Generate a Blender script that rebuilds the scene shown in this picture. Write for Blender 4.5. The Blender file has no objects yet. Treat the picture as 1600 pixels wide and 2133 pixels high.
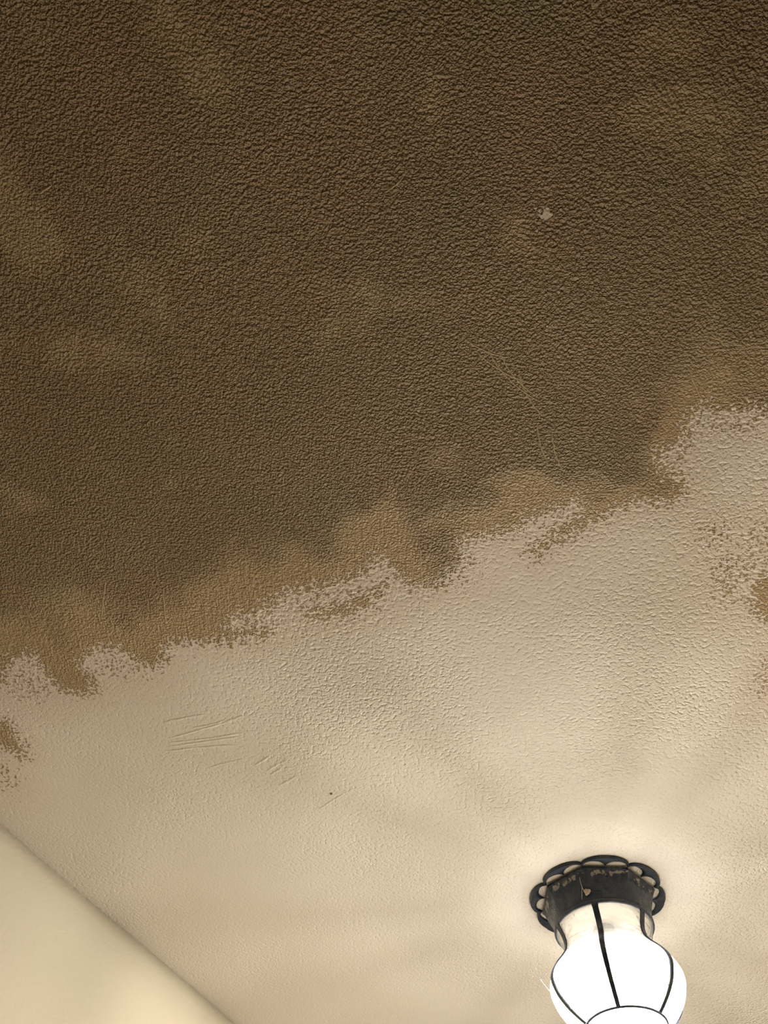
import bpy, math
import numpy as np
from mathutils import Matrix, Vector

sc = bpy.context.scene
COL = sc.collection

# ------------------------------------------------------------------ camera
EYE_Z = 1.65                      # phone held at chest height, pointed steeply up
CEIL_Z = EYE_Z + 0.804            # ceiling height
RIGHT = (0.9996, 0.0, 0.0273)
DOWN = (0.0136, 0.8664, -0.4991)
FWD = (-0.0237, 0.4993, 0.8661)
cam_d = bpy.data.cameras.new('camera')
cam_d.sensor_fit = 'VERTICAL'
cam_d.sensor_height = 36.0
cam_d.lens = 36.0 * 1600.0 / 2133.0
cam_d.clip_start = 0.01
cam = bpy.data.objects.new('camera', cam_d)
COL.objects.link(cam)
cam.matrix_world = Matrix(((RIGHT[0], -DOWN[0], -FWD[0], 0.0),
                           (RIGHT[1], -DOWN[1], -FWD[1], 0.0),
                           (RIGHT[2], -DOWN[2], -FWD[2], EYE_Z),
                           (0, 0, 0, 1)))
sc.camera = cam

# ------------------------------------------------------------------ world, exposure
w = bpy.data.worlds.new('world')
sc.world = w
w.use_nodes = True
w.node_tree.nodes['Background'].inputs[0].default_value = (0.0, 0.0, 0.0, 1)
w.node_tree.nodes['Background'].inputs[1].default_value = 0.0
sc.view_settings.view_transform = 'Standard'
sc.view_settings.look = 'None'
sc.view_settings.gamma = 1.0
sc.view_settings.use_curve_mapping = False
sc.view_settings.exposure = 1.36
BULB_STRENGTH = 6.0
BULB_WATTS = 70.0
BULB_PROFILE = [(-1.0, 2.4), (-0.5, 1.6), (-0.2, 0.75), (0.05, 0.66), (0.13, 0.62), (0.20, 0.27), (0.47, 0.02), (0.8, 0.02)]
BULB_COLOUR = (1.0, 0.985, 0.945, 1)
sc.cycles.max_bounces = 8
sc.cycles.diffuse_bounces = 3
sc.cycles.glossy_bounces = 2
sc.cycles.transparent_max_bounces = 16
sc.cycles.use_adaptive_sampling = True
sc.cycles.adaptive_threshold = 0.1
sc.cycles.sample_clamp_indirect = 6.0

# ------------------------------------------------------------------ helpers
def mesh_obj(name, verts, faces, mat, parent=None, smooth=True):
    me = bpy.data.meshes.new(name)
    me.from_pydata([tuple(map(float, v)) for v in verts], [], [tuple(int(i) for i in f) for f in faces])
    me.update()
    if smooth:
        me.polygons.foreach_set('use_smooth', [True] * len(me.polygons))
    me.materials.append(mat)
    o = bpy.data.objects.new(name, me)
    COL.objects.link(o)
    if parent is not None:
        o.parent = parent
    return o

def structure(o, label=None):
    o['kind'] = 'structure'
    if label:
        o['label'] = label
    return o

class NT:
    """tiny node-tree writer"""
    def __init__(self, name):
        self.mat = bpy.data.materials.new(name)
        self.mat.use_nodes = True
        self.t = self.mat.node_tree
        for n in list(self.t.nodes):
            self.t.nodes.remove(n)
        self.out = self.t.nodes.new('ShaderNodeOutputMaterial')
    def n(self, typ, **kw):
        node = self.t.nodes.new(typ)
        for k, v in kw.items():
            setattr(node, k, v)
        return node
    def set(self, sock, v):
        if hasattr(v, 'is_output'):
            self.t.links.new(v, sock)
        else:
            sock.default_value = v
    def math(self, op, a, b=0.0, c=0.0, clamp=False):
        m = self.n('ShaderNodeMath', operation=op, use_clamp=clamp)
        self.set(m.inputs[0], a); self.set(m.inputs[1], b)
        if len(m.inputs) > 2: self.set(m.inputs[2], c)
        return m.outputs[0]
    def mapr(self, v, a, b, c=0.0, d=1.0, smooth=True):
        m = self.n('ShaderNodeMapRange')
        m.interpolation_type = 'SMOOTHSTEP' if smooth else 'LINEAR'
        self.set(m.inputs[0], v)
        for i, x in enumerate((a, b, c, d)):
            self.set(m.inputs[i + 1], x)
        return m.outputs[0]
    def mix(self, f, a, b, mode='MIX'):
        m = self.n('ShaderNodeMix', data_type='RGBA', blend_type=mode)
        self.set(m.inputs[0], f); self.set(m.inputs[6], a); self.set(m.inputs[7], b)
        return m.outputs[2]
    def fmix(self, f, a, b):
        m = self.n('ShaderNodeMix', data_type='FLOAT')
        self.set(m.inputs[0], f); self.set(m.inputs[2], a); self.set(m.inputs[3], b)
        return m.outputs[0]
    def coord(self, scale=(1, 1, 1), rot=(0, 0, 0), src='Object'):
        tc = self.n('ShaderNodeTexCoord')
        mp = self.n('ShaderNodeMapping')
        mp.inputs['Scale'].default_value = scale
        mp.inputs['Rotation'].default_value = rot
        self.t.links.new(tc.outputs[src], mp.inputs['Vector'])
        return mp.outputs[0]
    def noise(self, vec, scale, detail=2.0, rough=0.5, dist=0.0):
        m = self.n('ShaderNodeTexNoise')
        self.set(m.inputs['Vector'], vec)
        m.inputs['Scale'].default_value = scale
        m.inputs['Detail'].default_value = detail
        m.inputs['Roughness'].default_value = rough
        m.inputs['Distortion'].default_value = dist
        return m.outputs[0]
    def attr(self, name):
        a = self.n('ShaderNodeAttribute', attribute_name=name)
        return a.outputs['Fac']
    def bump(self, h, dist, strength=1.0):
        b = self.n('ShaderNodeBump')
        b.inputs['Strength'].default_value = strength
        b.inputs['Distance'].default_value = dist
        self.set(b.inputs['Height'], h)
        return b.outputs[0]
    def principled(self, col, rough, normal=None, metallic=0.0, spec=0.5):
        p = self.n('ShaderNodeBsdfPrincipled')
        self.set(p.inputs['Base Color'], col)
        self.set(p.inputs['Roughness'], rough)
        self.set(p.inputs['Metallic'], metallic)
        self.set(p.inputs['Specular IOR Level'], spec)
        if normal is not None:
            self.set(p.inputs['Normal'], normal)
        return p.outputs[0]
    def done(self, sh):
        self.t.links.new(sh, self.out.inputs['Surface'])
        return self.mat

# ------------------------------------------------------------------ materials
def ceiling_material():
    """cream stippled ceiling with a ragged-edged coat of brown paint; where the coat lies and
    where it was brushed rather than rolled comes from attributes of the ceiling mesh."""
    m = NT('ceiling_paint')
    v = m.coord()
    sd = m.attr('paint')            # metres inside (+) or outside (-) the coat's outline
    band = m.attr('brushed')        # 0 rolled .. 1 brushed
    warm = m.attr('warmth')         # 0..1 colour drift of the coat
    amp_c = m.attr('stipple')       # depth of the old stipple
    # relief left by the roller, a few millimetres across
    st1 = m.noise(v, 200.0, 1.0, 0.5, 0.0)
    st2 = m.noise(v, 340.0, 1.0, 0.6, 0.2)
    hair = m.noise(m.coord((1.0, 0.13, 1.0), (0, 0, 0.12)), 300.0, 1.0, 0.6, 0.3)
    # ragged edge: paint catches the high spots first
    e = m.math('MULTIPLY_ADD', m.math('SUBTRACT', st1, 0.5), 0.060, sd)
    e = m.math('MULTIPLY_ADD', m.math('SUBTRACT', st2, 0.5), 0.030, e)
    e = m.math('MULTIPLY_ADD', m.math('SUBTRACT', hair, 0.5), 0.022, e)
    cover = m.mapr(e, -0.0012, 0.0022)
    # colours
    brown = m.mix(warm, BROWN_B, BROWN_A)
    brown = m.mix(m.math('MULTIPLY', band, 0.8), brown, BROWN_BAND)
    brown = m.mix(m.math('MULTIPLY', m.mapr(hair, 0.60, 0.74), m.math('MULTIPLY_ADD', band, 0.20, 0.04)), brown, (0.56, 0.45, 0.30, 1))
    cream = m.mix(warm, CREAM_A, CREAM_B)
    thin = m.mapr(e, -0.06, 0.0, 0.0, 0.34)
    cream = m.mix(thin, cream, (0.64, 0.49, 0.40, 1))
    col = m.mix(cover, cream, brown)
    # relief: deep in rolled brown, shallow where brushed, patchy in the old cream
    hb = m.math('ADD', m.math('MULTIPLY', st2, m.math('MULTIPLY_ADD', band, -0.90, 1.50)), m.math('MULTIPLY', hair, m.math('MULTIPLY_ADD', band, 0.22, 0.08)))
    hb = m.math('MULTIPLY_ADD', st1, m.math('MULTIPLY_ADD', band, -0.2, 0.30), hb)
    pits = m.math('SMOOTH_MIN', st1, 0.50, 0.08)          # flattened plateaus with pits between
    hc = m.math('MULTIPLY', m.math('ADD', m.math('MULTIPLY', st2, 0.22), m.math('MULTIPLY', pits, 1.35)), amp_c)
    h = m.math('ADD', m.fmix(cover, hc, hb), m.math('MULTIPLY', cover, 0.08))
    nrm = m.bump(h, RELIEF)
    rough = m.fmix(cover, 0.75, 0.60)
    return m.done(m.principled(col, rough, nrm, spec=0.3))

def wall_material(name, c1, c2, relief=0.0012):
    m = NT(name)
    v = m.coord()
    col = m.mix(m.mapr(m.noise(v, 5.0, 3.0), 0.35, 0.65), c1, c2)
    h = m.noise(v, 120.0, 3.0, 0.55, 0.5)
    return m.done(m.principled(col, 0.7, m.bump(h, relief), spec=0.25))

def floor_material():
    m = NT('floor_boards')
    v = m.coord((1, 12, 1))
    col = m.mix(m.noise(v, 4.0, 4.0), (0.46, 0.35, 0.24, 1), (0.54, 0.42, 0.30, 1))
    return m.done(m.principled(col, 0.45))

def iron_material():
    m = NT('black_iron')
    v = m.coord()
    n1 = m.noise(v, 60.0, 4.0, 0.6)
    col = m.mix(m.mapr(n1, 0.45, 0.7), (0.014, 0.022, 0.042, 1), (0.042, 0.050, 0.062, 1))
    rough = m.mapr(m.noise(v, 90.0, 3.0), 0.3, 0.7, 0.28, 0.5)
    return m.done(m.principled(col, rough, m.bump(m.noise(v, 140.0, 3.0), 0.0012), spec=0.5))

def pan_material():
    """black enamelled pan; old ceiling paint flecks left on the rim next to the ceiling"""
    m = NT('black_iron_flecked')
    v = m.coord()
    z = m.n('ShaderNodeSeparateXYZ')
    m.t.links.new(v, z.inputs[0])
    n1 = m.noise(v, 45.0, 4.0, 0.6)
    col = m.mix(m.mapr(n1, 0.45, 0.72), (0.013, 0.022, 0.044, 1), (0.042, 0.052, 0.066, 1))
    edge = m.math('MULTIPLY', m.mapr(z.outputs[2], -0.023, -0.014), m.mapr(z.outputs[2], -0.008, -0.0105))
    fl = m.noise(m.coord((1, 1, 0.6)), 95.0, 4.0, 0.65, 0.8)
    fleck = m.mapr(m.math('ADD', fl, m.math('MULTIPLY', edge, 0.12)), 0.66, 0.70)
    fleck = m.math('MULTIPLY', fleck, m.mapr(edge, 0.0, 0.2))
    col = m.mix(m.math('MULTIPLY', fleck, 0.75), col, (0.42, 0.38, 0.30, 1))
    rough = m.fmix(fleck, m.mapr(m.noise(v, 80.0, 3.0), 0.3, 0.7, 0.25, 0.5), 0.8)
    return m.done(m.principled(col, rough, m.bump(m.noise(v, 60.0, 3.0), 0.003), spec=0.5))

def glass_material():
    """blown, slightly milky seeded glass"""
    m = NT('milky_blown_glass')
    v = m.coord()
    wave = m.noise(m.coord((1, 1, 2.2)), 38.0, 3.0, 0.5, 1.2)
    nrm = m.bump(wave, 0.004)
    tr = m.n('ShaderNodeBsdfTransparent')
    tr.inputs[0].default_value = (0.93, 0.91, 0.86, 1)
    tl = m.n('ShaderNodeBsdfTranslucent')
    tl.inputs[0].default_value = (0.95, 0.92, 0.84, 1)
    gl = m.n('ShaderNodeBsdfGlossy')
    gl.inputs['Roughness'].default_value = 0.12
    m.t.links.new(nrm, gl.inputs['Normal'])
    m.t.links.new(nrm, tl.inputs['Normal'])
    milk = m.mapr(m.noise(v, 26.0, 4.0, 0.6), 0.3, 0.75, GLASS_MILK * 0.7, GLASS_MILK * 1.5)
    a = m.n('ShaderNodeMixShader')
    m.set(a.inputs[0], milk)
    m.t.links.new(tr.outputs[0], a.inputs[1]); m.t.links.new(tl.outputs[0], a.inputs[2])
    fr = m.n('ShaderNodeLayerWeight')
    fr.inputs['Blend'].default_value = 0.18
    m.t.links.new(nrm, fr.inputs['Normal'])
    b = m.n('ShaderNodeMixShader')
    m.set(b.inputs[0], m.math('MULTIPLY', fr.outputs['Fresnel'], 0.5))
    m.t.links.new(a.outputs[0], b.inputs[1]); m.t.links.new(gl.outputs[0], b.inputs[2])
    return m.done(b.outputs[0])

def bulb_material():
    m = NT('lit_bulb')
    e = m.n('ShaderNodeEmission')
    e.inputs[0].default_value = BULB_COLOUR
    e.inputs[1].default_value = BULB_STRENGTH
    m.mat.cycles.emission_sampling = 'NONE'
    return m.done(e.outputs[0])

def plain_material(name, col, rough=0.6):
    m = NT(name)
    n = m.noise(m.coord(), 200.0, 2.0)
    c2 = tuple(x * 0.85 for x in col[:3]) + (1,)
    return m.done(m.principled(m.mix(n, col, c2), rough))

CREAM_A = (0.745, 0.695, 0.62, 1)
CREAM_B = (0.73, 0.675, 0.605, 1)
BROWN_A = (0.300, 0.202, 0.116, 1)
BROWN_B = (0.262, 0.204, 0.112, 1)
BROWN_BAND = (0.445, 0.333, 0.195, 1)
RELIEF = 0.0048
GLASS_MILK = 0.13
M_CEIL = ceiling_material()
M_WALL = wall_material('cream_wall_paint', (0.415, 0.360, 0.270, 1), (0.405, 0.356, 0.267, 1))
M_BROWNWALL = wall_material('unseen_wall_brown', (0.21, 0.15, 0.09, 1), (0.19, 0.14, 0.085, 1))  # dark brown picked so the unseen walls return little light
M_FLOOR = floor_material()
M_IRON = iron_material()
M_PAN = pan_material()
M_GLASS = glass_material()
M_BULB = bulb_material()
M_BASE = plain_material('bulb_base_metal', (0.55, 0.53, 0.50, 1), 0.35)
M_PLATE = plain_material('dull_tan_metal', (0.30, 0.26, 0.21, 1), 0.6)  # tan tone set to give pale haze behind the neck glass
M_WEB = plain_material('cobweb_silk', (0.75, 0.72, 0.66, 1), 0.6)
M_DAB = plain_material('dried_paint_dab', (0.52, 0.42, 0.30, 1), 0.7)
M_STROKE = plain_material('thin_brown_paint', (0.46, 0.35, 0.22, 1), 0.6)
M_NAIL = plain_material('rusty_nail_head', (0.16, 0.11, 0.07, 1), 0.5)

# ------------------------------------------------------------------ room axes
# u runs along the visible wall, n points from the wall's line away out of the room
U = np.array([0.4823, 0.8760])
N = np.array([-0.8760, 0.4823])
WALL_N = 1.0683                   # visible wall's distance from the camera along N
U0, U1 = -3.4, 3.0                # room ends
N0 = -0.52                        # opposite wall of the hall
UH = 0.30                         # past this line an added, unseen wide room lets the ceiling darken
N00 = -3.2                        # far wall of that room
def room(u, n):
    return U * u + N * n

# ------------------------------------------------------------------ ceiling
PAINT_MAIN = [(-1.2, -1.6), (1.3, -1.6), (1.3, 0.3237), (0.4036, 0.3288), (0.3816, 0.3245), (0.3511, 0.3294), (0.3341, 0.3239), (0.3224, 0.3309), (0.314, 0.3425), (0.3206, 0.3571), (0.3143, 0.3721), (0.2987, 0.3753), (0.2886, 0.3894), (0.3042, 0.4059), (0.3287, 0.4181), (0.3296, 0.4373), (0.3111, 0.4441), (0.2796, 0.4413), (0.259, 0.4548), (0.238, 0.467), (0.2174, 0.4856), (0.1903, 0.5033), (0.1659, 0.5235), (0.1566, 0.5194), (0.1727, 0.5036), (0.1988, 0.4758), (0.2164, 0.4554), (0.2137, 0.4476), (0.2067, 0.4464), (0.1685, 0.4628), (0.1414, 0.4814), (0.1247, 0.4906), (0.0958, 0.4959), (0.0783, 0.4997), (0.0705, 0.5195), (0.08, 0.53), (0.0628, 0.5484), (0.0575, 0.567), (0.0332, 0.5727), (0.021, 0.5714), (0.0056, 0.568), (-0.0037, 0.557), (-0.022, 0.5319), (-0.0401, 0.5322), (-0.0432, 0.5468), (-0.0587, 0.5618), (-0.0896, 0.5698), (-0.1145, 0.5756), (-0.1458, 0.5807), (-0.1591, 0.594), (-0.1659, 0.6018), (-0.1987, 0.6181), (-0.2254, 0.6306), (-0.2334, 0.6468), (-0.2005, 0.638), (-0.1755, 0.6456), (-0.1861, 0.658), (-0.2221, 0.6629), (-0.2551, 0.6678), (-0.2943, 0.6686), (-0.3218, 0.6776), (-0.3221, 0.703), (-0.3405, 0.7146), (-0.3568, 0.7124), (-0.3707, 0.6956), (-0.3885, 0.6833), (-0.4051, 0.6837), (-0.4225, 0.6883), (-0.4425, 0.7058), (-0.4426, 0.7232), (-0.4316, 0.7361), (-0.4325, 0.7584), (-0.455, 0.7681), (-0.4713, 0.7639), (-0.4867, 0.7553), (-0.4896, 0.7375), (-0.4983, 0.7158), (-0.5045, 0.6987), (-0.5169, 0.6947), (-0.5358, 0.7037), (-0.5525, 0.7302), (-0.5661, 0.7573), (-1.2, 0.7675)]
PAINT_PATCHES = [[(-0.1225, 0.611), (-0.0908, 0.6057), (-0.0592, 0.5881), (-0.0374, 0.5816), (-0.022, 0.5685), (-0.0376, 0.6031), (-0.0597, 0.6152), (-0.0851, 0.6236), (-0.1168, 0.6243)], [(-0.6087, 0.814), (-0.5732, 0.8274), (-0.5635, 0.8763), (-0.5647, 0.8966), (-0.583, 0.8819), (-0.6204, 0.858)], [(0.4903, 0.5369), (0.4519, 0.5484), (0.4435, 0.5706), (0.4528, 0.5968), (0.4714, 0.6157), (0.512, 0.6188)]]
SPECKLE = [(0.4173, 0.5527, 0.0296, 0.0419, 0.7), (0.3793, 0.4863, 0.0258, 0.0211, 0.95), (0.4975, 0.7089, 0.0159, 0.0354, 0.6), (-0.6136, 0.945, 0.0302, 0.0337, 0.8), (-0.5225, 0.7472, 0.0412, 0.0376, 0.9), (-0.0843, 0.5963, 0.0561, 0.0234, 0.75), (0.1757, 0.4761, 0.0346, 0.0276, 0.95), (-0.2012, 0.6461, 0.0386, 0.0206, 0.8), (-0.3878, 0.7175, 0.0404, 0.0269, 0.9), (0.3069, 0.3904, 0.0164, 0.0381, 0.8), (0.3645, 0.3419, 0.0423, 0.0149, 0.75), (0.4375, 0.513, 0.0231, 0.044, 0.9), (0.0568, 0.5486, 0.0362, 0.0296, 0.8)]
SMOOTH = [(-0.4884, 0.4496, 0.0355, 0.0604), (-0.321, 0.2706, 0.0687, 0.0511), (-0.1768, 0.0136, 0.04, 0.0694), (0.1021, 0.1387, 0.0474, 0.0421), (0.2732, 0.073, 0.0852, 0.0754), (-0.3596, 0.1787, 0.0601, 0.0618), (0.0088, 0.0135, 0.0526, 0.0477), (0.3292, 0.2753, 0.0713, 0.0683)]
RIDGES = [(-0.3438, 0.855, -0.2256, 0.806), (-0.345, 0.8629, -0.2215, 0.8369), (-0.3461, 0.8709, -0.2257, 0.8447), (-0.3476, 0.881, -0.2346, 0.8642), (-0.3425, 0.821, -0.2773, 0.8027), (-0.3016, 0.8304, -0.2507, 0.8137), (-0.251, 0.8166, -0.2236, 0.8026), (-0.2168, 0.9065, -0.1916, 0.8844), (-0.1997, 0.9189, -0.1634, 0.8906), (-0.1948, 0.9266, -0.1755, 0.9104), (-0.1232, 1.0009, -0.0678, 0.9516), (-0.2866, 0.9138, -0.2338, 0.8943), (-0.1836, 0.95, -0.1528, 0.9253)]
NAIL = (-0.1032, 0.9651)
CHIPS = [(0.1371, 0.1241), (0.1301, 0.1197), (0.0954, 0.1442)]

def seg_dist(px, py, poly, closed=True):
    d = np.full(px.shape, 1e9)
    k = len(poly)
    for i in range(k if closed else k - 1):
        ax, ay = poly[i]; bx, by = poly[(i + 1) % k]
        ex, ey = bx - ax, by - ay
        t = np.clip(((px - ax) * ex + (py - ay) * ey) / (ex * ex + ey * ey + 1e-12), 0, 1)
        d = np.minimum(d, np.hypot(px - ax - t * ex, py - ay - t * ey))
    return d

def inside(px, py, poly):
    r = np.zeros(px.shape, bool)
    k = len(poly)
    for i in range(k):
        ax, ay = poly[i]; bx, by = poly[(i + 1) % k]
        c = ((ay > py) != (by > py)) & (px < (bx - ax) * (py - ay) / (by - ay + 1e-15) + ax)
        r ^= c
    return r

def paint_fields(px, py):
    sd = seg_dist(px, py, PAINT_MAIN)
    sd = np.where(inside(px, py, PAINT_MAIN), sd, -sd)
    for q in PAINT_PATCHES:
        s = seg_dist(px, py, q)
        sd = np.maximum(sd, np.where(inside(px, py, q), s, -s))
    for (cx, cy, rx, ry, wk) in SPECKLE:       # thin patches where only the high spots took paint
        q = np.hypot((px - cx) / rx, (py - cy) / ry)
        val = -0.0095 * wk - 0.012 * np.maximum(q - 0.4, 0) ** 1.5
        sd = np.maximum(sd, val) - 0.004 * np.exp(-q * q * 1.5) * (sd > 0) * np.clip(1 - sd / 0.02, 0, 1)
    coat = sd.copy()
    sd = np.where(sd < 0, sd * 0.78, sd * 0.9)
    for (cx, cy), r in zip(CHIPS, (0.0065, 0.002, 0.002)):   # bare chips inside the coat
        sd = np.minimum(sd, (np.hypot(px - cx, (py - cy) * 1.2) - r) * 4.0)
    sp = np.zeros(px.shape)
    for (cx, cy, rx, ry) in SMOOTH:
        q = np.hypot((px - cx) / rx, (py - cy) / ry)
        sp = np.maximum(sp, np.clip(1.15 - q * 0.62, 0, 1))
    n12 = field_noise(px, py, 12.0, 1, 3); n16 = field_noise(px, py, 16.0, 2, 3)
    def step(x, a, b):
        t = np.clip((x - a) / (b - a), 0, 1)
        return t * t * (3 - 2 * t)
    wide = 1 + 1.1 * step(-px, -0.02, 0.28)                    # broader cut-in towards the visible wall
    cut = 1 - step((coat + n12 * 0.045) / wide, 0.012, 0.060)            # cut-in band along the edge
    wiped = step(sp + n16 * 1.1, 0.5, 1.35)                  # wiped patches further in
    band = np.maximum(cut, 0.55 * wiped)
    warm = np.clip(0.5 + 0.6 * field_noise(px, py, 16.0, 3, 4), 0, 1)
    wall_d = WALL_N - (px * N[0] + py * N[1])                  # scraped smoother towards the wall
    stip = np.clip(0.46 + 0.35 * field_noise(px, py, 4.5, 4, 3), 0.12, 0.8) * (0.45 + 0.55 * step(wall_d, 0.25, 0.75))
    return {'paint': np.clip(sd, -0.3, 0.3), 'brushed': band, 'warmth': warm, 'stipple': stip}

def field_noise(px, py, freq, seed, octaves=2):
    """smooth value noise, roughly -1..1"""
    tot = np.zeros(px.shape); amp = 1.0; norm = 0.0
    for o in range(octaves):
        g = np.random.default_rng(seed * 17 + o).uniform(-1, 1, (256, 256))
        x = px * freq + 100.3; y = py * freq + 77.7
        xi = np.floor(x).astype(int); yi = np.floor(y).astype(int)
        fx = x - xi; fy = y - yi
        fx = fx * fx * (3 - 2 * fx); fy = fy * fy * (3 - 2 * fy)
        q = lambda i, j: g[(xi + i) % 256, (yi + j) % 256]
        tot += amp * ((q(0, 0) * (1 - fx) + q(1, 0) * fx) * (1 - fy) + (q(0, 1) * (1 - fx) + q(1, 1) * fx) * fy)
        norm += amp; amp *= 0.5; freq *= 2.1
    return tot / norm * 1.4

def ceiling_dip(x, y):
    """a hand-finished plaster ceiling is never quite flat"""
    uu = x * U[0] + y * U[1]; nn = x * N[0] + y * N[1]
    z = 0.0011 * np.sin(uu * 7.1 + nn * 3.0) * np.sin(nn * 6.3 - uu * 2.0) + 0.0006 * np.sin(uu * 23 + 1.3 * np.sin(nn * 17))
    return z * np.clip((np.hypot(x - LAMP[0], y - LAMP[1]) - 0.14) / 0.15, 0, 1)

def add_fields(me):
    co = np.empty(len(me.vertices) * 3, np.float32)
    me.vertices.foreach_get('co', co)
    co = co.reshape(-1, 3)
    for nm, val in paint_fields(co[:, 0].astype(float), co[:, 1].astype(float)).items():
        a = me.attributes.new(nm, 'FLOAT', 'POINT')
        a.data.foreach_set('value', val.astype(np.float32))

def build_ceiling():
    us = np.unique(np.round(np.r_[np.linspace(U0 - .1, -0.32, 12), np.arange(-0.32, 1.85, 0.004), np.linspace(1.85, U1 + .1, 3)], 5))
    ns = np.unique(np.round(np.r_[np.linspace(N00 - .1, -0.42, 8), np.arange(-0.42, WALL_N + 0.02, 0.004), WALL_N + .1], 5))
    uu, nn = np.meshgrid(us, ns, indexing='ij')
    xy = uu[..., None] * U + nn[..., None] * N
    z = ceiling_dip(xy[..., 0], xy[..., 1])
    verts = np.dstack([xy, z]).reshape(-1, 3)
    a, b = len(us), len(ns)
    idx = np.arange(a * b).reshape(a, b)
    quads = np.stack([idx[:-1, :-1], idx[:-1, 1:], idx[1:, 1:], idx[1:, :-1]], -1).reshape(-1, 4)
    me = bpy.data.meshes.new('ceiling')
    me.vertices.add(len(verts)); me.vertices.foreach_set('co', verts.astype(np.float32).ravel())
    me.loops.add(quads.size); me.loops.foreach_set('vertex_index', quads.astype(np.int32).ravel())
    me.polygons.add(len(quads))
    me.polygons.foreach_set('loop_start', np.arange(0, quads.size, 4, dtype=np.int32))
    me.update(calc_edges=True); me.validate()
    me.polygons.foreach_set('use_smooth', [True] * len(me.polygons))
    add_fields(me)
    me.materials.append(M_CEIL)
    o = bpy.data.objects.new('ceiling', me)
    o.location = (0, 0, CEIL_Z)
    COL.objects.link(o)
    return structure(o, 'cream stippled ceiling partly covered with a ragged coat of brown paint')

LAMP = (0.336, 1.2067)
ceiling = build_ceiling()

def build_ridge(x0, y0, x1, y1, k, name='scraper_ridge', height=0.00055, width=0.0030, bow=None, mat=None):
    """one low ridge of filler dragged up by the scraper blade"""
    rng = np.random.default_rng(50 + k)
    n = 22
    p0, p1 = np.array([x0, y0]), np.array([x1, y1])
    d = (p1 - p0) / np.linalg.norm(p1 - p0)
    s = np.array([-d[1], d[0]])
    if bow is None: bow = rng.uniform(-0.0025, 0.0025)
    verts, faces = [], []
    for i in range(n):
        t = i / (n - 1)
        c = p0 + (p1 - p0) * t + s * (bow * 4 * t * (1 - t) + rng.normal(0, 0.00025))
        taper = min(1.0, 6 * t, 6 * (1 - t)) ** 0.6
        wd = width * (0.35 + 0.65 * taper)
        ht = height * taper * rng.uniform(0.6, 1.15)
        for q in (-1, -0.5, 0, 0.5, 1):
            pt = c + s * wd * q
            verts.append((pt[0], pt[1], ceiling_dip(pt[0], pt[1]) + 0.0003 - (0.0003 + ht) * (1 - q * q)))
    for i in range(n - 1):
        for j in range(4):
            a = i * 5 + j
            faces.append((a, a + 1, a + 6, a + 5))
    o = mesh_obj(name, verts, faces, mat or M_CEIL, ceiling)
    add_fields(o.data)
    return o
for k, r in enumerate(RIDGES):
    build_ridge(*r, k)
BRUSH_RIDGES = [(0.0598, 0.246, 0.1126, 0.2693, 0.004), (0.0858, 0.2536, 0.154, 0.3213, 0.008), (0.076, 0.2616, 0.1413, 0.299, 0.005), (0.1017, 0.2614, 0.1508, 0.3157, 0.006), (0.1241, 0.2827, 0.1585, 0.3385, 0.005), (0.151, 0.3444, 0.1668, 0.3923, 0.003), (-0.022, 0.1044, -0.0025, 0.0897, 0.001), (-0.3634, 0.107, -0.3471, 0.0981, 0), (-0.3192, 0.0894, -0.3103, 0.1046, 0), (0.1837, 0.4441, 0.279, 0.4374, -0.006), (0.279, 0.4374, 0.3162, 0.3903, -0.006), (0.2013, 0.4491, 0.2882, 0.4257, -0.008), (0.0233, 0.5132, 0.027, 0.5683, 0.001), (0.0152, 0.5276, 0.0135, 0.5641, 0), (-0.3468, 0.6698, -0.3259, 0.6391, 0.001), (-0.3461, 0.7165, -0.3276, 0.6819, 0.001), (0.1684, 0.356, 0.1879, 0.4075, 0.003), (-0.3813, 0.5717, -0.3992, 0.6343, 0), (-0.3095, 0.5931, -0.3132, 0.6405, 0), (0.3109, 0.2863, 0.3268, 0.3138, 0), (-0.0882, 0.5295, -0.083, 0.5548, 0)]
for k, r in enumerate(BRUSH_RIDGES):          # raised bristle strokes in the brown coat
    build_ridge(*r[:4], 100 + k, 'brush_ridge', 0.0003, 0.0010, r[4], M_STROKE)

def build_nail():
    verts, faces = [], []
    for j, (r, z) in enumerate(((0.0021, 0.0010), (0.0021, -0.0004), (0.0014, -0.0011), (0.0, -0.0013))):
        for i in range(12):
            a = i * math.tau / 12
            verts.append((NAIL[0] + r * math.cos(a), NAIL[1] + r * math.sin(a), z + ceiling_dip(NAIL[0], NAIL[1])))
    for j in range(3):
        for i in range(12):
            faces.append((j * 12 + i, j * 12 + (i + 1) % 12, (j + 1) * 12 + (i + 1) % 12, (j + 1) * 12 + i))
    mesh_obj('nail_head', verts, faces, M_NAIL, ceiling)
build_nail()

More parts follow.
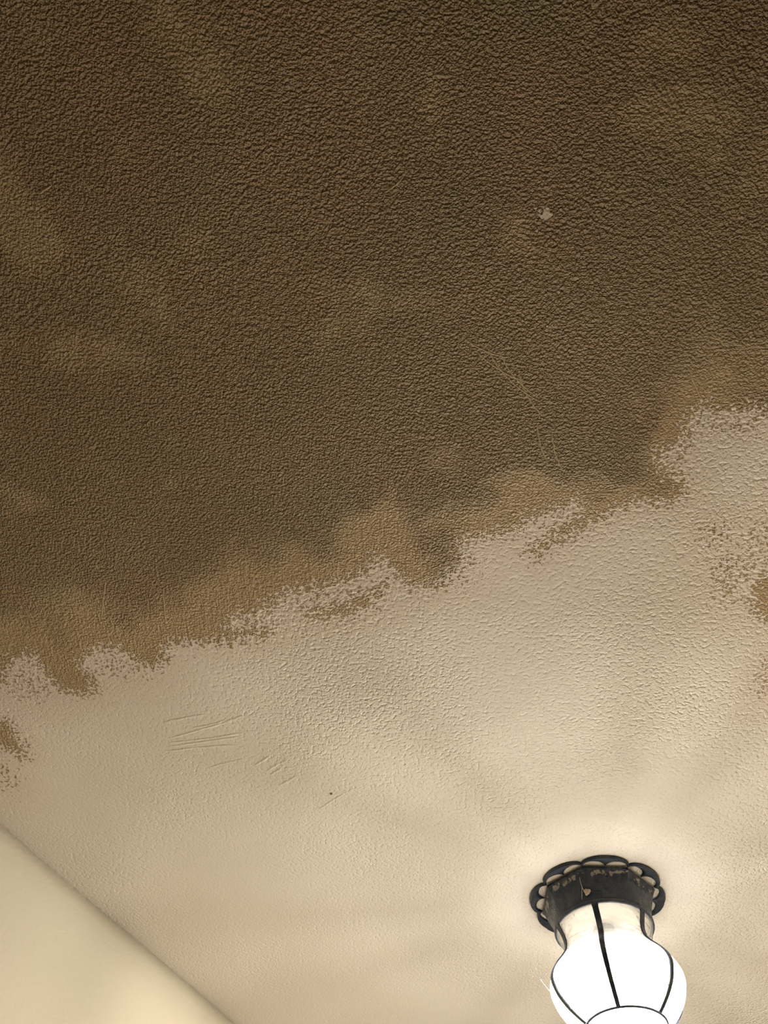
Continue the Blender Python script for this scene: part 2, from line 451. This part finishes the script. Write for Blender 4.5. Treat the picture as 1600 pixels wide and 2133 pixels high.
# ------------------------------------------------------------------ walls and floor
def wall(name, u0, n0, u1, n1, thick, mat, label, wobble=0.0):
    """upright slab between two plan points; thickness goes away from the room"""
    a, b = room(u0, n0), room(u1, n1)
    d = b - a; L = np.linalg.norm(d); d /= L
    out = np.array([-d[1], d[0]])
    mid = room((U0 + U1) / 2, (WALL_N + N0) / 2)
    if np.dot(out, mid - a) > 0: out = -out
    if thick < 0: thick, out = -thick, U
    cols = max(2, int(L / 0.012)) if wobble else 2
    rows = [0.0, 0.8, 1.6, 2.0, 2.2, 2.3, 2.36, 2.40, 2.43, CEIL_Z] if wobble else [0.0, CEIL_Z]
    rng = np.random.default_rng(4)
    s = np.linspace(0, L, cols)
    wob = np.zeros(cols)
    if wobble:
        for fr in (2.1, 5.3, 11.0, 24.0, 47.0):
            wob += np.sin(s * fr + rng.uniform(0, 6)) / fr ** 0.55
        wob *= wobble
    verts, faces = [], []
    for side in (0, 1):
        for r, z in enumerate(rows):
            for c in range(cols):
                off = (wob[c] * (0.25 + 0.75 * (z / CEIL_Z) ** 12) if side == 0 else thick)
                p = a + d * s[c] + out * off
                verts.append((p[0], p[1], z))
    R = len(rows); W = R * cols
    for r in range(R - 1):
        for c in range(cols - 1):
            i = r * cols + c
            faces.append((i, i + 1, i + cols + 1, i + cols))
            faces.append((W + i, W + i + cols, W + i + cols + 1, W + i + 1))
    for c in range(cols - 1):
        faces.append((c, W + c, W + c + 1, c + 1))
        t = (R - 1) * cols + c
        faces.append((t, t + 1, W + t + 1, W + t))
    for r in range(R - 1):
        i = r * cols
        faces.append((i, i + cols, W + i + cols, W + i))
        j = i + cols - 1
        faces.append((j, W + j, W + j + cols, j + cols))
    return structure(mesh_obj(name, verts, faces, mat, smooth=bool(wobble)), label)

wall('wall_left', U0, WALL_N, U1, WALL_N, 0.1, M_WALL, 'smooth warm cream wall meeting the ceiling', 0.0011)
wall('wall_right', UH, N0, U1, N0, 0.1, M_WALL, 'warm cream wall opposite')
wall('added_wall_return', UH, N00, UH, N0, -0.1, M_BROWNWALL, 'unseen brown wall of the added dark room')  # added unseen walls that keep the ceiling dim at the camera end
wall('added_wall_far', U0, N00, UH, N00, 0.1, M_BROWNWALL, 'unseen brown far wall of the added dark room')
wall('wall_front', U1, N0 - .1, U1, WALL_N + .1, 0.1, M_WALL, 'warm cream end wall beyond the lamp')
wall('wall_back', U0, N00 - .1, U0, WALL_N + .1, 0.1, M_BROWNWALL, 'unseen end wall behind the viewer, dark brown to cut bounce light')
def build_floor():
    c = [room(U0 - .1, N00 - .1), room(U1 + .1, N00 - .1), room(U1 + .1, WALL_N + .1), room(U0 - .1, WALL_N + .1)]
    verts = [(p[0], p[1], 0.0) for p in c] + [(p[0], p[1], -0.1) for p in c]
    faces = [(0, 1, 2, 3), (7, 6, 5, 4)] + [(i, i + 4, (i + 1) % 4 + 4, (i + 1) % 4) for i in range(4)]
    structure(mesh_obj('floor', verts, faces, M_FLOOR, smooth=False), 'brown wooden floor')
build_floor()

# ------------------------------------------------------------------ the lamp
R_OCT = 0.0956                    # circumradius of the octagonal pan
YAW = 3.534
PHI0 = math.atan2(-LAMP[1], -LAMP[0])
STRAPS = [PHI0 + math.radians(-4.0 + 60 * k) for k in range(6)]
def z_h(h): return -0.004 - 0.8 * h
COLLAR_R = 0.0797
# glass profile: (depth below ceiling, radius), top lip to closed bottom
PROFILE = [(z_h(.064), .0775), (z_h(.070), .0765), (z_h(.080), .0733), (z_h(.092), .0702), (z_h(.104), .0690), (z_h(.117), .0712),
           (z_h(.130), .0785), (z_h(.144), .0885), (z_h(.159), .0968), (z_h(.175), .1008), (z_h(.190), .0985), (z_h(.207), .0925),
           (z_h(.224), .0820), (z_h(.238), .0700), (z_h(.249), .0580), (z_h(.259), .0430), (z_h(.266), .0230), (z_h(.268), .0)]

def catmull(pts, per=5):
    out = []
    P = [pts[0]] + list(pts) + [pts[-1]]
    for i in range(1, len(P) - 2):
        p0, p1, p2, p3 = (np.array(P[i + k], float) for k in (-1, 0, 1, 2))
        for j in range(per):
            t = j / per
            out.append(0.5 * ((2 * p1) + (-p0 + p2) * t + (2 * p0 - 5 * p1 + 4 * p2 - p3) * t * t + (-p0 + 3 * p1 - 3 * p2 + p3) * t ** 3))
    out.append(np.array(pts[-1], float))
    return out

def lathe(name, prof, mat, parent, seg=96, closed=False):
    verts, faces = [], []
    for z, r in prof:
        for i in range(seg):
            a = i * math.tau / seg
            verts.append((r * math.cos(a), r * math.sin(a), z))
    k = len(prof)
    for j in range(k if closed else k - 1):
        for i in range(seg):
            j2 = (j + 1) % k
            faces.append((j * seg + i, j * seg + (i + 1) % seg, j2 * seg + (i + 1) % seg, j2 * seg + i))
    return mesh_obj(name, verts, faces, mat, parent)

def tube(name, pts, rad, mat, parent, seg=6):
    pts = [np.array(p, float) for p in pts]
    verts, faces = [], []
    for i, p in enumerate(pts):
        t = pts[min(i + 1, len(pts) - 1)] - pts[max(i - 1, 0)]
        t /= np.linalg.norm(t)
        a = np.cross(t, (0.3, 0.2, 0.93)); a /= np.linalg.norm(a)
        b = np.cross(t, a)
        for k in range(seg):
            q = k * math.tau / seg
            verts.append(p + rad * (a * math.cos(q) + b * math.sin(q)))
    for i in range(len(pts) - 1):
        for k in range(seg):
            faces.append((i * seg + k, i * seg + (k + 1) % seg, (i + 1) * seg + (k + 1) % seg, (i + 1) * seg + k))
    return mesh_obj(name, verts, faces, mat, parent)

lamp = bpy.data.objects.new('ceiling_lamp', None)
COL.objects.link(lamp)
lamp.location = (LAMP[0], LAMP[1], CEIL_Z)
lamp.empty_display_size = 0.05
lamp['label'] = 'lit caged glass globe ceiling lamp with black scalloped iron canopy'
lamp['category'] = 'lamp'

def build_flange():
    """scalloped openwork border: eight domed lobes, each over a pair of half-moon openings"""
    per = 32
    verts, faces = [], []
    # across the strip: (fraction from inner arch edge to outer lobe edge, height)
    cross = [(0.0, -0.0014), (0.0, -0.0026), (0.28, -0.0038), (0.52, -0.0052), (0.60, -0.0046), (0.84, -0.0056), (0.92, -0.0058), (1.0, 0.0004), (0.94, 0.0004), (0.86, -0.0040), (0.5, -0.0030)]
    K = len(cross)
    for s in range(8):
        a0 = YAW + s * math.pi / 4
        v0 = np.array([math.cos(a0), math.sin(a0)]) * R_OCT
        a1 = a0 + math.pi / 4
        v1 = np.array([math.cos(a1), math.sin(a1)]) * R_OCT
        nrm = (v0 + v1); nrm /= np.linalg.norm(nrm)
        for i in range(per):
            t = -1 + 2 * i / per
            L = v0 + (v1 - v0) * (t + 1) / 2
            tt = abs(t) * 2 - 1                      # -1..1 inside each half
            arch = max(0.0, 1 - abs(tt) ** 2.3) ** 0.62 * 0.0122 - 0.0010
            inner = L + nrm * arch
            ang = a0 + (t + 1) / 2 * math.pi / 4
            rad = R_OCT * (1.045 + 0.135 * max(0.0, 1 - abs(t) ** 2.2) ** 0.60)
            outer = np.array([math.cos(ang), math.sin(ang)]) * rad
            for fr, z in cross:
                p = inner + (outer - inner) * fr
                verts.append((p[0], p[1], z))
    T = 8 * per
    for i in range(T):
        j = (i + 1) % T
        for k in range(K):
            k2 = (k + 1) % K
            faces.append((i * K + k, i * K + k2, j * K + k2, j * K + k))
    o = mesh_obj('scalloped_border', verts, faces, M_IRON, lamp)
    o['label'] = 'scalloped black iron border with paired half-moon openings'
    return o
build_flange()

def build_pan():
    seg = 128
    def octr(a):
        q = (a - YAW) % (math.pi / 4) - math.pi / 8
        return R_OCT * math.cos(math.pi / 8) / math.cos(q)
    rings = [(0.0, -0.0004, 0.93), (0.0, -0.0040, 0.995), (0.0, -0.0072, 1.0), (0.0, -0.0086, 0.985), (0.0, -0.0115, 0.962), (0.10, -0.0190, 0.945), (0.30, -0.0290, 0.935), (0.62, -0.0390, 0.925), (1.0, z_h(.0580), 0.0), (1.0, z_h(.0660), 0.0)]
    verts, faces = [], []
    for bl, z, k in rings:
        for i in range(seg):
            a = YAW + i * math.tau / seg
            r = octr(a) * k * (1 - bl) + (COLLAR_R - 0.003) * bl if k else COLLAR_R - 0.003
            verts.append((r * math.cos(a), r * math.sin(a), z))
    for j in range(len(rings) - 1):
        for i in range(seg):
            faces.append((j * seg + i, j * seg + (i + 1) % seg, (j + 1) * seg + (i + 1) % seg, (j + 1) * seg + i))
    o = mesh_obj('octagonal_canopy', verts, faces, M_PAN, lamp)
    o['label'] = 'black octagonal canopy with flecks of old ceiling paint'
    m = o.modifiers.new('edges', 'EDGE_SPLIT'); m.split_angle = math.radians(32)
    return o
pan = build_pan()

zc = z_h(.0588)
lathe('collar', [(zc + .0006, COLLAR_R - .0030), (zc + .0006, COLLAR_R - .0006), (zc - .0006, COLLAR_R), (zc - .0062, COLLAR_R), (zc - .0072, COLLAR_R - .0006), (zc - .0072, COLLAR_R - .0030)], M_IRON, lamp, closed=True)

fine = catmull(PROFILE)
def build_glass():
    seg = 96
    rng = np.random.default_rng(3)
    inner = [(z, max(r - 0.0022, 0.0)) for z, r in fine]
    o = lathe('glass_globe', [(z, r) for z, r in fine], M_GLASS, lamp, seg)
    o['label'] = 'clear to milky blown glass globe with a narrow neck'
    return o
build_glass()

def build_strap(az):
    """flat iron strip following the glass from collar to bottom ring, tapering"""
    verts, faces = [], []
    path = [(z, r) for z, r in fine if z <= z_h(.0655) and z >= z_h(.2480)]
    n = len(path)
    ca, sa = math.cos(az), math.sin(az)
    for i, (z, r) in enumerate(path):
        zt = path[min(i + 1, n - 1)][0] - path[max(i - 1, 0)][0]
        rt = path[min(i + 1, n - 1)][1] - path[max(i - 1, 0)][1]
        L = math.hypot(zt, rt)
        nr, nz = -zt / L, rt / L                     # outward normal in the r-z plane
        if nr < 0: nr, nz = -nr, -nz
        t = i / (n - 1)
        hw = 0.0050 - 0.0016 * t
        if t < 0.05: hw *= 1.12
        for off, sd in ((0.0004, -1), (0.0022, -0.9), (0.0022, 0.9), (0.0004, 1)):
            rr = r + nr * off; zz = z + nz * off
            verts.append((rr * ca - sd * hw * sa, rr * sa + sd * hw * ca, zz))
    for i in range(n - 1):
        for k in range(4):
            a, b = i * 4 + k, i * 4 + (k + 1) % 4
            faces.append((a, b, b + 4, a + 4))
    faces.append((0, 1, 2, 3)); faces.append(((n - 1) * 4 + 3, (n - 1) * 4 + 2, (n - 1) * 4 + 1, (n - 1) * 4))
    o = mesh_obj('strap', verts, faces, M_IRON, lamp)
    m = o.modifiers.new('edges', 'EDGE_SPLIT'); m.split_angle = math.radians(40)
    return o
for a in STRAPS:
    build_strap(a)
zb = z_h(.2480)
rb = min(fine, key=lambda q: abs(q[0] - zb))[1]
lathe('bottom_ring', [(zb + .0014, rb + .0022), (zb - .0006, rb + .0012), (zb - .0014, rb - .0002), (zb - .0006, rb + .0002), (zb + .0014, rb + .0012)], M_IRON, lamp, closed=True)

# bulb: opaque base up in the neck, glowing dome below it
BZ = z_h(.175)
def build_bulb():
    dome = [(BZ + 0.024, .0165), (BZ + 0.014, .0240), (BZ + 0.004, .0288), (BZ - 0.006, .0300), (BZ - 0.016, .0278), (BZ - 0.025, .0215), (BZ - 0.031, .0120), (BZ - 0.033, .0)]
    b = lathe('bulb', [(z, r) for z, r in catmull(dome, 3)], M_BULB, lamp, 48)
    b['label'] = 'glowing warm white bulb'
    lathe('bulb_base', [(BZ + 0.062, .0), (BZ + 0.062, .013), (BZ + 0.044, .0135), (BZ + 0.040, .0150), (BZ + 0.0245, .0235), (BZ + 0.0225, .0235), (BZ + 0.0225, 0.0)], M_BASE, b, 48)
    lathe('lamp_holder', [(-.030, .0), (-.030, .016), (BZ + 0.058, .017), (BZ + 0.052, .0165), (BZ + 0.052, .0)], M_PLATE, lamp, 32)
    # added plate above the glass, toned so the neck looks pale and hazy
    zp = z_h(.062)
    lathe('neck_backing_plate', [(zp, .015), (zp - .0006, .06), (zp, COLLAR_R - .0035), (zp + .0015, COLLAR_R - .0035), (zp + .0015, .015)], M_PLATE, lamp, 64, closed=True)
build_bulb()
# the bulb's light: strongest sideways and down, cut back towards its opaque base above
pl_d = bpy.data.lights.new('bulb_light', 'POINT')
pl_d.energy = BULB_WATTS
pl_d.color = BULB_COLOUR[:3]
pl_d.shadow_soft_size = 0.045
pl_d.use_nodes = True
lt = pl_d.node_tree
em = next(n for n in lt.nodes if n.type == 'EMISSION')
geo = lt.nodes.new('ShaderNodeNewGeometry')
sep = lt.nodes.new('ShaderNodeSeparateXYZ')
rmp = lt.nodes.new('ShaderNodeValToRGB')
mad = lt.nodes.new('ShaderNodeMath'); mad.operation = 'MULTIPLY_ADD'
mad.inputs[1].default_value = 0.5; mad.inputs[2].default_value = 0.5
lt.links.new(geo.outputs['Incoming'], sep.inputs[0])
lt.links.new(sep.outputs[2], mad.inputs[0])
lt.links.new(mad.outputs[0], rmp.inputs[0])
lt.links.new(rmp.outputs[0], em.inputs['Strength'])
els = rmp.color_ramp.elements
while len(els) < len(BULB_PROFILE): els.new(0.5)
for el, (sn, val) in zip(els, BULB_PROFILE):     # (sine of elevation, relative intensity)
    el.position = sn * 0.5 + 0.5
    el.color = (val, val, val, 1)
pl_o = bpy.data.objects.new('bulb_light', pl_d)
COL.objects.link(pl_o)
pl_o.parent = lamp
pl_o.location = (0, 0, BZ - 0.004)

# dab of old paint and the cobweb on the near face of the canopy
def pan_point(az_deg, z):
    a = PHI0 + math.radians(az_deg)
    f_ = min(1.0, max(0.0, (-z - 0.0086) / (0.0510 - 0.0086)))
    r = R_OCT * 0.965 * (1 - f_) * 0.93 + (COLLAR_R) * f_ + 0.002
    return np.array([r * math.cos(a), r * math.sin(a), z])
def build_dab():
    c = pan_point(-9.0, -0.0395)
    out = np.array([c[0], c[1], 0]); out /= np.linalg.norm(out)
    side = np.array([-out[1], out[0], 0]); upv = np.array([0, 0, 1.0])
    verts, faces = [], []
    for j, (r, h) in enumerate(((1.0, -0.0020), (0.85, 0.0006), (0.5, 0.0012), (0.0, 0.0014))):
        for i in range(14):
            a = i * math.tau / 14
            k = 1 + 0.18 * math.sin(3 * a + 1) + 0.1 * math.sin(5 * a)
            verts.append(c + side * r * k * 0.0052 * math.cos(a) + upv * r * k * 0.0050 * math.sin(a) + out * h)
    for j in range(3):
        for i in range(14):
            faces.append((j * 14 + i, j * 14 + (i + 1) % 14, (j + 1) * 14 + (i + 1) % 14, (j + 1) * 14 + i))
    o = mesh_obj('paint_dab', verts, faces, M_DAB, lamp)
    o['label'] = 'tan dab of dried paint'
build_dab()
tube('cobweb_strand', [pan_point(-13.0, -0.012) + 0.0, pan_point(-13.4, -0.022), pan_point(-13.0, -0.032), pan_point(-10.5, -0.046)], 0.0004, M_WEB, lamp)
tube('cobweb_strand', [pan_point(-13.0, -0.030), pan_point(-16.5, -0.049)], 0.0003, M_WEB, lamp)

_az = PHI0 + math.radians(-84)
tube('cobweb_strand', [(r * math.cos(_az), r * math.sin(_az), z_h(h)) for r, h in ((.1012, .176), (.1065, .166), (.1130, .152))], 0.00015, M_WEB, lamp)
